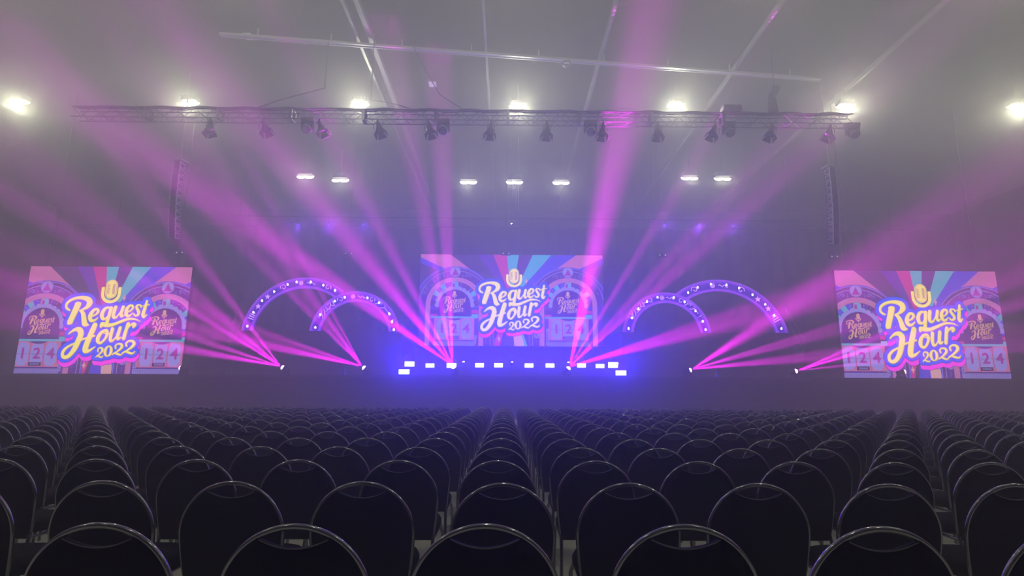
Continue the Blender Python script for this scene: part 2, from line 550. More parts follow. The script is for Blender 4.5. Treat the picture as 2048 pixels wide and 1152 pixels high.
LOGO = [
    # R
    [(222, 292, 26), (185, 272, 34), (166, 232, 34), (192, 172, 36), (262, 124, 40), (350, 98, 42), (440, 98, 58), (512, 125, 80), (530, 180, 84), (495, 235, 62), (440, 272, 34), (375, 300, 20)],
    [(350, 205, 92), (225, 475, 84)], [(322, 190, 40), (382, 188, 40)], [(196, 500, 30), (245, 498, 26)],
    [(398, 300, 44), (428, 350, 62), (440, 430, 72), (452, 505, 78), (505, 518, 22)],
    # e
    [(560, 388, 20), (615, 362, 26), (660, 315, 38), (650, 278, 38), (600, 285, 42), (552, 345, 58), (532, 410, 60), (555, 455, 46), (610, 445, 30), (655, 405, 12)],
    # q
    [(850, 262, 30), (805, 248, 34), (755, 280, 48), (720, 350, 58), (722, 415, 50), (765, 425, 30), (815, 375, 18)], [(862, 255, 52), (825, 380, 50), (785, 505, 52)],
    # u
    [(930, 240, 50), (900, 330, 50), (893, 395, 46), (935, 400, 28), (1000, 320, 14)], [(1048, 238, 48), (1015, 330, 46), (1018, 385, 36), (1068, 358, 12)],
    # e
    [(1105, 318, 16), (1155, 298, 22), (1196, 250, 32), (1185, 215, 32), (1140, 222, 36), (1102, 275, 50), (1090, 340, 52), (1110, 380, 40), (1150, 368, 26), (1190, 328, 10)],
    # s
    [(1322, 235, 28), (1312, 208, 22), (1272, 205, 24), (1250, 235, 38), (1268, 280, 44), (1285, 318, 44), (1268, 362, 34), (1228, 372, 26), (1208, 345, 22)],
    # t
    [(1412, 142, 32), (1385, 240, 46), (1350, 350, 50), (1362, 392, 36), (1408, 352, 10)], [(1345, 222, 14), (1395, 208, 16), (1448, 198, 14)],
    # swoosh
    [(700, 548, 36), (718, 505, 56), (770, 520, 66), (865, 520, 50), (980, 478, 42), (1090, 434, 36), (1180, 422, 28), (1255, 436, 18), (1305, 462, 6)],
    # H
    [(204, 664, 16), (250, 625, 28), (315, 592, 52), (375, 602, 84), (392, 665, 84), (355, 760, 82), (300, 880, 76), (225, 980, 62), (160, 1022, 54), (112, 1005, 50), (118, 935, 44), (190, 862, 34), (300, 805, 24), (440, 738, 26), (600, 690, 26)],
    [(610, 520, 74), (550, 655, 80), (500, 770, 82), (458, 885, 84), (462, 930, 60), (525, 915, 38), (612, 856, 10)],
    # o
    [(775, 602, 40), (715, 630, 44), (662, 705, 58), (652, 775, 52), (695, 800, 34), (755, 745, 34), (795, 670, 44), (790, 615, 46), (775, 602, 40)],
    [(730, 640, 12), (800, 660, 12), (860, 640, 12)],
    # u
    [(880, 580, 52), (852, 680, 50), (845, 762, 42), (890, 755, 26), (950, 680, 14)], [(998, 562, 50), (960, 680, 50), (960, 738, 38), (1012, 708, 12)],
    # r
    [(1122, 500, 52), (1085, 610, 52), (1048, 730, 50)], [(1095, 612, 14), (1140, 535, 22), (1200, 500, 42), (1222, 515, 48), (1200, 548, 38)],
    # 2022
    boxed(TWO, 610, 862, 748, 1026), boxed(ZERO, 735, 838, 885, 1008), boxed(TWO, 862, 798, 1058, 988), boxed(TWO, 1015, 750, 1250, 968),
]
MIC_C = (872, 10)                             # the microphone above the logo, in the same picture units


def logo_xy(X, Y):
    """logo crop pixels -> picture units (x from the screen's middle, y down, screen height = 1)"""
    xi = 105 + X / 7.68; yi = 585 + Y / 7.68
    v = (yi - 532.5) / 219.0
    xl = 60.5 - 35.5 * v; xr = 385 - 25.5 * v
    return ((xi - xl) / (xr - xl) - .5) * 1.506, v


UNIT = 1.506 / 330 / 7.68


class Art:
    def __init__(s, W):
        s.W = W; s.v = []; s.f = []; s.m = []

    def poly(s, pts, mi, layer):
        w = s.W / 2
        for ax, sg, lim in ((0, 1, -w), (0, -1, -w), (1, 1, 0), (1, -1, -1)):
            out = []
            for i in range(len(pts)):
                a, b_ = pts[i - 1], pts[i]
                da, db = sg * a[ax] - lim, sg * b_[ax] - lim
                if (da >= 0) != (db >= 0):
                    t_ = da / (da - db); out.append((a[0] + (b_[0] - a[0]) * t_, a[1] + (b_[1] - a[1]) * t_))
                if db >= 0: out.append(b_)
            pts = out
            if len(pts) < 3: return
        k = len(s.v)
        s.v += [(p[0], -.0035 * layer, -p[1]) for p in pts]
        s.f.append(list(range(k, k + len(pts)))); s.m.append(mi)

    def rect(s, x0, y0, x1, y1, mi, layer): s.poly([(x0, y0), (x1, y0), (x1, y1), (x0, y1)], mi, layer)

    def disc(s, x, y, r, mi, layer, n=16, ry=None):
        s.poly([(x + r * math.cos(2 * PI * k / n), y + (ry or r) * math.sin(2 * PI * k / n)) for k in range(n)], mi, layer)

    def ring(s, x, y, r0, r1, mi, layer, a0=0, a1=360, n=40):
        for k in range(n):
            a, b_ = math.radians(a0 + (a1 - a0) * k / n), math.radians(a0 + (a1 - a0) * (k + 1) / n)
            s.poly([(x + r0 * math.cos(a), y - r0 * math.sin(a)), (x + r1 * math.cos(a), y - r1 * math.sin(a)),
                    (x + r1 * math.cos(b_), y - r1 * math.sin(b_)), (x + r0 * math.cos(b_), y - r0 * math.sin(b_))], mi, layer)

    def arch(s, cx, cy, r0, r1, bottom, mi, layer):
        s.ring(cx, cy, r0, r1, mi, layer, 0, 180)
        s.rect(cx - r1, cy, cx - r0, bottom, mi, layer); s.rect(cx + r0, cy, cx + r1, bottom, mi, layer)

    def stroke(s, pts, mi, layer, grow=0.0, n=12):
        pts = [(x, y, max(.0012, w + grow)) for x, y, w in pts]
        for i, (x, y, w) in enumerate(pts):
            s.disc(x, y, w / 2, mi, layer, n)
            if i:
                px_, py_, pw = pts[i - 1]
                dx, dy = x - px_, y - py_; l = math.hypot(dx, dy)
                if l < 1e-6: continue
                nx, ny = -dy / l, dx / l
                s.poly([(px_ + nx * pw / 2, py_ + ny * pw / 2), (x + nx * w / 2, y + ny * w / 2), (x - nx * w / 2, y - ny * w / 2), (px_ - nx * pw / 2, py_ - ny * pw / 2)], mi, layer)

    def text(s, st, x, y, h, mi, layer, bold=0.0, rot=0.0):
        for poly in glyphs(st, bold):
            ca, sa = math.cos(rot), math.sin(rot)
            s.poly([(x + (u * ca + v * sa) * h, y + (u * sa - v * ca) * h) for u, v in poly], mi, layer)


GL = {}


def glyphs(st, bold=0.0):
    """faces of a word set in the built-in font, centred, capital height about 1"""
    key = (st, bold)
    if key in GL: return GL[key]
    cu = bpy.data.curves.new('lettering', 'FONT'); cu.body = st; cu.size = 1; cu.align_x = 'CENTER'; cu.align_y = 'CENTER'
    cu.resolution_u = 3; cu.offset = bold
    ob = bpy.data.objects.new('lettering', cu); COL.objects.link(ob)
    dg = bpy.context.evaluated_depsgraph_get()
    me = bpy.data.meshes.new_from_object(ob.evaluated_get(dg))
    bm = bmesh.new(); bm.from_mesh(me); bmesh.ops.triangulate(bm, faces=bm.faces)
    k = 1 / .72
    GL[key] = [[(v.co.x * k, v.co.y * k) for v in f.verts] for f in bm.faces]
    bm.free(); bpy.data.meshes.remove(me); bpy.data.objects.remove(ob); bpy.data.curves.remove(cu)
    return GL[key]


PAL = [  # (name, sRGB as shown on the panel, relative strength)
    ('picture_dusk', (66, 48, 96), 1), ('picture_pink', (205, 110, 165), 1), ('picture_violet', (88, 40, 165), 1), ('picture_magenta', (200, 35, 140), 1),
    ('picture_cyan', (60, 175, 200), 1), ('picture_blue', (70, 60, 220), 1), ('picture_plum', (84, 36, 130), 1), ('picture_lavender', (150, 140, 225), 1),
    ('picture_arch_violet', (78, 30, 140), 1), ('picture_rose', (200, 105, 150), 1), ('picture_deep', (70, 15, 120), 1), ('picture_digit', (160, 25, 150), 1),
    ('picture_tan', (225, 170, 120), 1), ('logo_blue', (35, 75, 255), 1.3), ('logo_navy', (20, 20, 150), 1), ('logo_pink', (255, 40, 235), 1.2),
    ('logo_yellow', (255, 232, 95), 1.25), ('picture_peach', (225, 165, 165), 1), ('picture_ink', (45, 15, 75), 1), ('logo_shade', (190, 150, 110), 1),
]
PM = [emis(n_, lin(*c_), SCREEN * s_) for n_, c_, s_ in PAL]
DUSK, PINK, VIO, MAG, CYAN, BLUE, PLUM, LAV, AVIO, ROSE, DEEP, DIG, TAN, LB, LN, LP, LY, PEACH, INK, LSH = range(20)


def logo_strokes(sx, cx, cy, k):
    out = []
    for st in LOGO:
        pts = []
        for X, Y, w in catmull(st, 5 if sx else 3):
            x, y = logo_xy(X, Y)
            pts.append((cx + (x + .02) * k, cy + (y - .55) * k, w * UNIT * k))
        out.append(pts)
    return out


def mic(a, cx, cy, k, body, dark, back, layer, detail=True):
    """cx, cy: middle of the capsule; k: scale"""
    w, h = .048 * k, .085 * k
    def cap(w, h, mi, l):
        pts = [(cx + w * math.cos(t), cy - h + w - w * math.sin(t)) for t in [PI * i / 12 for i in range(13)]] + \
              [(cx - w * math.cos(t), cy + h - w + w * math.sin(t)) for t in [PI * i / 12 for i in range(13)]]
        a.poly(pts, mi, l)
    if detail:
        a.ring(cx, cy + .045 * k, .066 * k, .096 * k, body, layer, 180, 360, 24)
        for s_ in (-1, 1): a.rect(cx + s_ * .081 * k - .015 * k, cy - .02 * k, cx + s_ * .081 * k + .015 * k, cy + .046 * k, body, layer)
        cap(w * 1.22, h * 1.1, body, layer + .5); cap(w * 1.08, h * 1.03, dark, layer + 1)
    cap(w, h, body, layer + 1.5)
    a.rect(cx - .012 * k, cy + .13 * k, cx + .012 * k, cy + .17 * k, body, layer)
    if detail:
        for i in range(6):
            y = cy - .045 * k + i * .017 * k
            a.rect(cx - .036 * k, y, cx - .012 * k, y + .005 * k, dark, layer + 2)
            a.rect(cx + .010 * k, y - .004 * k, cx + .036 * k, y + .001 * k, dark, layer + 2)
            a.rect(cx + .010 * k, y + .004 * k, cx + .036 * k, y + .008 * k, dark, layer + 2)
        a.rect(cx - .038 * k, cy - .047 * k, cx - .034 * k, cy + .045 * k, dark, layer + 2)
    else:
        a.ring(cx, cy + .045 * k, .062 * k, .085 * k, body, layer, 180, 360, 12)


def draw_picture(W, sep, lk, side):
    a = Art(W); w = W / 2
    a.rect(-w, 0, w, 1, DUSK, 0)
    V = (0, .50)
    top = lambda u: ((u - .5) * 1.506 * (1.0 if side else 1.15), 0)
    def ray(p, q, mi):
        f = 3.0
        a.poly([V, (V[0] + (p[0] - V[0]) * f, V[1] + (p[1] - V[1]) * f), (V[0] + (q[0] - V[0]) * f, V[1] + (q[1] - V[1]) * f)], mi, .5)
    ray(top(.285), top(.385), VIO); ray(top(.385), top(.47), MAG); ray(top(.47), top(.545), CYAN); ray(top(.545), top(.63), PLUM)
    ray(top(.63), top(.745), CYAN); ray(top(.745), top(.90), BLUE); ray(top(.90), (.753, .14), PINK); ray((-.753, .14), top(.12), PINK)
    ray((-.753, .14), (-.753, .19), BLUE); ray((.753, .19), (.753, .14), BLUE)
    ray((-.08, 1), (.03, 1), BLUE); ray((.03, 1), (.14, 1), PEACH); ray((.14, 1), (.17, 1), CYAN); ray((-.2, 1), (-.12, 1), MAG)
    for sg in (-1, 1):
        cx = sg * sep + (-.012 if side else 0); cy = .56
        # outer dotted band, scroll band, pink band, wedges
        a.disc(cx, cy, .425, BLUE, 1, 48); a.rect(cx - .425, cy, cx + .425, 1, BLUE, 1)
        a.disc(cx, cy, .415, LAV, 1.3, 48); a.rect(cx - .415, cy, cx + .415, 1, LAV, 1.3)
        a.disc(cx, cy, .410, VIO, 1.6, 48); a.rect(cx - .410, cy, cx + .410, 1, VIO, 1.6)
        for k in range(61):
            an = PI * k / 60
            a.disc(cx + .393 * math.cos(an), cy - .393 * math.sin(an), .0055, INK, 2.2, 6)
        for k in range(16):
            for s2 in (-1, 1): a.disc(cx + s2 * .393, cy + .02 + k * .028, .0055, INK, 2.2, 6)
        a.arch(cx, cy, .378, .408, 1, PLUM if side else VIO, 1.9)
        a.arch(cx, cy, .375, .381, 1, LAV, 2.2)
        a.arch(cx, cy, .305, .375, 1, AVIO, 2.0)
        a.arch(cx, cy, .255, .305, 1, ROSE, 2.3)
        for r_ in (.268, .282, .296): a.arch(cx, cy, r_, r_ + .003, 1, LAV, 2.6)
        for k in range(14):                       # wedges
            mi = (PLUM, VIO, BLUE, DEEP, CYAN)[(k * 2 + (k // 5)) % 5]
            a.ring(cx, cy, .17, .255, mi, 2.3, k * 180 / 14, (k + 1) * 180 / 14, 4)
        a.ring(cx, cy, .20, .255, CYAN, 2.4, 83, 97, 3)
        a.rect(cx - .255, cy, cx + .255, .70, PLUM, 2.3)
        for k in range(3):
            for s2 in (-1, 1): a.rect(cx + s2 * .215 - .035, cy + .01 + k * .045, cx + s2 * .215 + .035, cy + .045 + k * .045, (BLUE, MAG, CYAN)[k] if s2 > 0 else (VIO, DEEP, MAG)[k], 2.6)
        for k in range(13):                       # scallops around the dome
            an = PI * k / 12
            a.disc(cx + .185 * math.cos(an), cy - .185 * math.sin(an), .026, LAV, 2.9, 14)
        for an in (60, 75, 105, 120, 45, 135, 30, 150): a.disc(cx + .235 * math.cos(math.radians(an)), cy - .235 * math.sin(math.radians(an)), .006, LAV, 2.9, 8)
        a.rect(cx - .038, cy - .245, cx + .038, cy - .185, LAV, 3.2)
        a.rect(cx - .026, cy - .235, cx - .003, cy - .197, DIG, 3.5); a.rect(cx + .003, cy - .235, cx + .026, cy - .197, CYAN, 3.5)
        a.disc(cx, cy, .168, DEEP, 3.5, 40); a.rect(cx - .168, cy, cx + .168, .685, DEEP, 3.5)
        # emblem: disc with a dotted triangle
        a.disc(cx, .195, .062, PLUM, 3.2, 28); a.disc(cx, .195, .057, LAV, 3.5, 28)
        a.poly([(cx - .030, .222), (cx, .152), (cx + .030, .222)], DIG, 3.8)
        for k in range(4): a.disc(cx - .027 + .018 * k, .224, .010, DIG, 3.9, 10)
        a.ring(cx, .195, .050, .052, VIO, 3.8, 0, 360, 24)
        for s2 in (-1, 1):                        # scrolls either side of the emblem
            an = math.radians(90 - s2 * 21); x, y = cx + .34 * math.cos(an), cy - .34 * math.sin(an)
            sp = [(x + s2 * (.022 - .0016 * q) * math.cos(.5 * q), y - (.022 - .0016 * q) * math.sin(.5 * q), .0045) for q in range(13)]
            a.stroke(sp, LAV, 2.6, n=6)
            for dx in (-.042, .040): a.disc(x + dx * s2, y + .006, .005, LAV, 2.6, 8); a.disc(x + dx * s2, y - .012, .004, LAV, 2.6, 8)
        # flip-board digits
        a.rect(cx - .25, .683, cx + .25, .703, CYAN, 3.8); a.rect(cx - .25, .690, cx + .25, .694, LAV, 4)
        a.rect(cx - .21, .703, cx + .21, .935, ROSE, 2.9)
        for k, dg_ in enumerate('124'):
            x = cx + (k - 1) * .128
            x0, x1, y0, y1, q = x - .056, x + .056, .715, .925, .022
            a.poly([(x0, y0 + q * 1.6), (x0 + q * .6, y0 + q), (x0 + q, y0), (x1 - q, y0), (x1 - q * .6, y0 + q), (x1, y0 + q * 1.6), (x1, y1 - q * 1.6), (x1 - q * .6, y1 - q), (x1 - q, y1),
                    (x0 + q, y1), (x0 + q * .6, y1 - q), (x0, y1 - q * 1.6)], LAV, 3.2)
            a.rect(x0, .817, x1, .820, INK, 3.5)
            a.rect(x - .0635, .705, x - .0605, .935, PLUM, 3.6)
            a.text(dg_, x, .818, .098, DIG, 3.8, .03)
        a.rect(cx - .062, .893, cx + .052, .927, INK, 4.1); a.text('SONGS', cx - .005, .910, .018, LAV, 4.4, .02)
        a.rect(cx - .25, .935, cx + .25, .95, AVIO, 3.2)
        a.rect(cx - .22, .95, cx + .22, 1.0, LAV, 3.4)
        for k in range(28): a.rect(cx - .22 + k * .0157, .95, cx - .2165 + k * .0157, 1, PLUM, 3.6)
        for k in range(3): a.rect(cx - .22, .958 + k * .014, cx + .22, .961 + k * .014, PLUM, 3.6)
        # letter boxes beside the columns
        s3 = 1 if sg < 0 else -1
        for k, ch in enumerate('TA' if sg < 0 else '1681'):
            y = (.905 if sg < 0 else .83) + k * .047
            a.rect(cx + s3 * .222 - .014, y - .02, cx + s3 * .222 + .014, y + .02, LAV, 3.8)
            a.text(ch, cx + s3 * .222, y, .024, INK, 4.1, .02)
        a.disc(cx + s3 * .335, .885, .030, LAV, 3.2, 20); a.text('J' if sg < 0 else 'K', cx + s3 * .335, .885, .036, AVIO, 3.5, .02)
        for k in range(2): a.disc(cx + s3 * .335, .94 + .025 * k, .004, LAV, 3.2, 8)
        if not side:                              # lettering on the outer band, seen on the wide picture only
            for k, ch in enumerate('リクエスト' if sg < 0 else 'アワー'):
                an = math.radians((178 - 9 * k - 20) if sg < 0 else (44 - 10 * k))
                a.text(ch, cx + .340 * math.cos(an), cy - .340 * math.sin(an), .036, LAV, 2.6, 0, PI / 2 - an)
        # small logo in the dome
        for st in logo_strokes(0, cx - .004, .550, .31): a.stroke(st, TAN, 5.0, n=6)
        mic(a, cx - .004, .435, .32, TAN, INK, DEEP, 5.0, False)
    # sparkles
    for x, y, r_ in ((-.13, .92, .038), (.155, .295, .036)):
        if not side: x *= 1.0
        a.poly([(x, y - r_), (x + r_ * .22, y - r_ * .22), (x + r_ * .6, y), (x + r_ * .22, y + r_ * .22), (x, y + r_), (x - r_ * .22, y + r_ * .22), (x - r_ * .6, y), (x - r_ * .22, y - r_ * .22)], PEACH, 5)
    # the big logo
    S = logo_strokes(1, 0, .55, lk)
    for st in S: a.stroke([(x + .010 * lk, y + .040 * lk, w_) for x, y, w_ in st], LN, 6, .074 * lk)
    for st in S: a.stroke([(x + .010 * lk, y + .040 * lk, w_) for x, y, w_ in st], LP, 6.6, .066 * lk)
    for st in S: a.stroke(st, LN, 7.2, .072 * lk)
    for st in S: a.stroke(st, LB, 7.8, .062 * lk)
    for st in S: a.stroke([(x + .004, y + .004, w_) for x, y, w_ in st], LSH, 8.4, .005 * lk)
    for st in S: a.stroke(st, LY, 9)
    mx_, my_ = logo_xy(868, -42)
    mic(a, (mx_ + .02) * lk, .55 + (my_ - .55) * lk, .95 * lk, LY, DIG, DEEP, 7.5)
    return a


def screen(label, x0, x1, zt, zb, y, W, sep, lk, side):
    zb = max(zb, DZ + .004) if side else zb
    H = zt - zb; cx = (x0 + x1) / 2
    t = thing('video_screen', label, 'screen', (cx, y, zb), 0, 'video screens with the show logo')
    b = MB(); b.box((0, .14, H / 2 + .015), (x1 - x0 + .06, .12, H + .03))
    for k in range(int((x1 - x0) / .5) + 1): b.box((-(x1 - x0) / 2 + k * .5, .22, H / 2), (.04, .06, H))
    b.build('cabinet', M['black'], t)
    a = draw_picture(W, sep, lk, side)
    kx = (x1 - x0) / W
    me = bpy.data.meshes.new('picture')
    me.from_pydata([(v[0] * kx, v[1] + .05, H + v[2] * H) for v in a.v], [], a.f)
    for m in PM: me.materials.append(m)
    me.polygons.foreach_set('material_index', a.m)
    link('picture', me, t)
    return t


pl, pr = at(42.5, 642, 27), at(372, 642, 27)
zt, zb = at(222, 533, 27).z, at(190, 751.5, 27).z
screen('large video screen at the left with the yellow logo', pl.x, pr.x, zt, zb, 27, 1.506, .56, 1.0, True)
lx = pl.x, pr.x
pl, pr = at(1680, 650, 27), at(2008, 650, 27)
zt2, zb2 = at(1830, 541.5, 27).z, at(1857, 759, 27).z
screen('large video screen at the right with the yellow logo', pl.x, pr.x, zt2, zb2, 27, 1.506, .56, 1.0, True)
screen('wide video screen at the centre behind the stage', SL.x, SR.x, (SL.z + SR.z) / 2, zb_ + .06, 32.6, 1.948, .60, .93, False)
for nm, (xa, xb), z in (('left', lx, zt), ('right', (pl.x, pr.x), zt2)):
    for k, x in enumerate((xa + .8, xb - .8)):
        b = MB(); b.cyl((x, 27.2, z), (x, 27.2, CEIL), .02, n=6)
        o = b.build('hanging_cable', M['black']); tag(o, 'thin black cable holding the %s video screen, its %s one' % (nm, ('left', 'right')[k]), 'cable', 'cables of the side screens')

# ------------------------------------------------------------------ glowing arches
def arch(px, base_px, top_px, a_px, y, zbase, label, band_px, bulbs, words, cut=None, scale=1.0):
    """px: middle, a_px: outer half width in pixels"""
    c = at(px, base_px, y); mpp = (at(px + 50, base_px, y) - at(px - 50, base_px, y)).length / 100
    top = at(px, top_px, y).z
    A = a_px * mpp; T = band_px * mpp; z0 = zbase
    cz = top - A                              # the circle's centre, near the platform top
    t = thing('light_arch', label, 'arch', (c.x, y, zbase), 0, 'glowing violet arches')
    cz -= zbase
    def pt(r, an, dy=0): return Vector((r * math.cos(an), dy, cz + r * math.sin(an)))
    a0 = math.asin(max(-1, min(1, -cz / A))); a0i = math.asin(max(-1, min(1, -cz / (A - T))))
    lo, hi = (0, 1) if cut is None else cut
    N = 60
    def ang(k, s0): f = lo + (hi - lo) * k / N; return s0 + (PI - 2 * s0) * f
    D = .28
    b = MB(); vs = []
    for k in range(N + 1):
        o_, i_ = ang(k, a0), ang(k, a0i)
        vs += [pt(A, o_, 0), pt(A - T, i_, 0), pt(A, o_, D), pt(A - T, i_, D)]
    fs = []
    for k in range(N):
        q = 4 * k; fs += [(q, q + 1, q + 5, q + 4), (q + 2, q + 6, q + 7, q + 3), (q, q + 4, q + 6, q + 2), (q + 1, q + 3, q + 7, q + 5)]
    fs += [(0, 2, 3, 1), (4 * N, 4 * N + 1, 4 * N + 3, 4 * N + 2)]
    b.add(vs, fs, 0)
    # painted ornaments, words and scrolls
    Rm = A - T / 2; am = math.asin(max(-1, min(1, -cz / Rm)))
    def onband(f, dr=0.0, dt=0.0):
        an = PI - (am + (PI - 2 * am) * f) - dt / Rm
        return Vector(((Rm + dr) * math.cos(an), -.012, cz + (Rm + dr) * math.sin(an)))
    def orn(f, pts, w):
        pp = [onband(f, v * T, u * T) for u, v in pts]
        b.tube(pp, w, 4, 1)
    sp = [(math.cos(.55 * q) * (.37 - .024 * q), math.sin(.55 * q) * (.37 - .024 * q)) for q in range(13)]
    for f, sg in ((.36, -1), (.64, 1)):
        if lo <= 1 - f <= hi: orn(f, [(sg * u, v) for u, v in sp], T * .036)
    if cut is None or True:
        for k in range(6):
            q = 2 * PI * k / 6; orn(.47, [(.13 * math.cos(q + e) + .12 * math.cos(q), .13 * math.sin(q + e) + .12 * math.sin(q)) for e in [i * 1.05 for i in range(7)]], T * .02)
        orn(.50, [(.1 + .12 * i, .12 * math.sin(i * 1.6)) for i in range(9)], T * .035)
    for wd, f0, f1 in words:
        for k, ch in enumerate(wd):
            f = f0 + (f1 - f0) * (k / max(1, len(wd) - 1))
            an = PI - (am + (PI - 2 * am) * f); ctr = pt(Rm, an, -.012); rot = an - PI / 2
            h = T * .62
            for poly in glyphs(ch, .0):
                ca, sa = math.cos(rot), math.sin(rot)
                b.add([ctr + Vector(((u * ca - v * sa) * h, 0, (u * sa + v * ca) * h)) for u, v in poly], [tuple(range(len(poly)))], 1)
    if A > 2.9:                               # stars and a stack of bars near the outer foot
        for f in ((.17, .25) if px < 1000 else (.75, .83)):
            star = []
            an = PI - (am + (PI - 2 * am) * f); ctr = pt(Rm, an, -.012)
            for k in range(10):
                r_ = T * (.34 if k % 2 == 0 else .14); q = PI / 2 + 2 * PI * k / 10
                star.append(ctr + Vector((r_ * math.cos(q), 0, r_ * math.sin(q))))
            b.add(star + [ctr], [(k, (k + 1) % 10, 10) for k in range(10)], 1)
        for k in range(4):
            f = (.085 + k * .013) if px < 1000 else (.915 - k * .013)
            an = PI - (am + (PI - 2 * am) * f)
            p0, p1 = pt(Rm - T * (.36 - .05 * k), an, -.012), pt(Rm + T * (.36 - .05 * k), an, -.012)
            b.tube([p0, p1], T * .05, 4, 1)
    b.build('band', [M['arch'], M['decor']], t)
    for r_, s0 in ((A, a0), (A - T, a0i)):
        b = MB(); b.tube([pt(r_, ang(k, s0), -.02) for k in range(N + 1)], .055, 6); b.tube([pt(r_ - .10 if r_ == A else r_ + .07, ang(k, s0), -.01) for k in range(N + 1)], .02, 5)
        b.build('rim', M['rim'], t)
    for f, dr in bulbs:
        an = PI - (am + (PI - 2 * am) * f)
        p = pt(Rm + dr * T, an, -.06)
        b = MB(); b.lathe([(.001, -.06), (.04, -.04), (.052, 0), (.038, .05), (.001, .08)], 10, 0); b.build('bulb', M['bulb'], t, p)
    return t


BS = [(.03, 0), (.145, .1), (.31, .1), (.40, .05), (.60, 0), (.71, .1), (.84, .1), (.915, 0), (.985, 0)]
zl, zr = PLAT
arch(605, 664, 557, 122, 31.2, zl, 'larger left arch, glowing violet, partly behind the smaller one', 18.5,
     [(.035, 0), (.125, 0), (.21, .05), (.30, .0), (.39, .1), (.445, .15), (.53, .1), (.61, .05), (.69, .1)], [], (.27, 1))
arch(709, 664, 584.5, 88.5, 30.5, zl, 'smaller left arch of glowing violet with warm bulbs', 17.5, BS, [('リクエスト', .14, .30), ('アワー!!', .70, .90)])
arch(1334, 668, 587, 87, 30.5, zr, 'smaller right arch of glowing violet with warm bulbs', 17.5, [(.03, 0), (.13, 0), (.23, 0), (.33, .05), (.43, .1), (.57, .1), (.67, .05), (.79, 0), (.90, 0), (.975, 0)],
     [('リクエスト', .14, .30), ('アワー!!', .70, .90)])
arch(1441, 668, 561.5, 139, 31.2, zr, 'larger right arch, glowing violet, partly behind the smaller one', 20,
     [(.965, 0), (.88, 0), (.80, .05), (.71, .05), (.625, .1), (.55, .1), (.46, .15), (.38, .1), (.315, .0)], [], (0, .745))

# ------------------------------------------------------------------ strobe panels
STROBES = [(819, 728, 20, 10), (860, 731, 18, 8), (903, 731, 20, 9), (959, 730.5, 18, 8), (997, 730.5, 18, 8), (1058, 731, 18, 8), (1100, 731, 18, 8),
           (1163, 731, 18, 8), (1200, 732, 18, 8), (1226, 730, 20, 11)]
def strobe_light(p):
    o, l = light('strobe_lamp', 'SPOT', p + Vector((0, -.16, .02)), BLUE_W, (.02, .0, 1), .10)
    l.spot_size = math.radians(135); l.spot_blend = .8
    o.rotation_euler = (-math.radians(90 + 46), 0, 0)


s0 = None
for i, (px, py, w_, h_) in enumerate(STROBES):
    p = at(px, py, 28.52); sx = w_ / 18
    lab = 'blue-white strobe panel along the centre riser, %s from the left' % ORD[i + 1]
    if s0 is None:
        t = s0 = thing('strobe_panel', lab, 'stage light', p, 0, 'blue-white strobe panels')
        b = MB(); b.box((0, .05, 0), (.47, .08, .24)); b.box((0, .03, -.15), (.5, .06, .04)); b.build('housing', M['black'], t)
        b = MB(); b.box((0, 0, 0), (.43, .02, .2)); b.build('led_face', M['strobe'], t)
        b = MB()
        for s_ in (-1, 1): b.box((s_ * .25, .04, -.06), (.02, .04, .2))
        b.build('bracket', M['black'], t)
    else:
        t = copy_tree(s0); t.location = p; t['label'] = lab
    t.scale = (sx, 1, h_ / 8)
    strobe_light(p)
for px, py, sd in ((808, 748, 'left'), (1242, 749, 'right')):
    p = at(px, py, 26.7)
    p.z = DZ + .19
    t = copy_tree(s0); t.location = p; t['label'] = 'low blue-white strobe panel at the %s end of the deck, below the riser' % sd; t.scale = (1.15, 1, 1.1)
    strobe_light(p)


# ------------------------------------------------------------------ moving heads with beams
def head_parts(t, q, lens_mat, s=1.0):
    """base, yoke and a head turned by quaternion q (its -Z looks along the beam)"""
    b = MB(); b.box((0, 0, .05 * s), (.34 * s, .30 * s, .10 * s), taper=.9); b.build('base', M['black'], t)
    b = MB()
    for sx in (-1, 1): b.box((sx * .16 * s, 0, .22 * s), (.04 * s, .10 * s, .26 * s), taper=.8)
    b.box((0, 0, .115 * s), (.34 * s, .12 * s, .03 * s)); b.build('yoke', M['black'], t)
    rot = q.to_matrix()
    b = MB(); b.lathe([(.001, .18 * s), (.07 * s, .17 * s), (.10 * s, .10 * s), (.115 * s, -.02 * s), (.125 * s, -.14 * s), (.12 * s, -.16 * s), (.105 * s, -.13 * s)], 18, 0, rot, (0, 0, .27 * s))
    h = b.build('head', M['black'], t)
    b = MB(); b.lathe([(.105 * s, -.13 * s), (.098 * s, -.175 * s), (.06 * s, -.215 * s), (.001, -.23 * s)], 18, 0, rot, (0, 0, .27 * s)); b.build('lens', lens_mat, h)


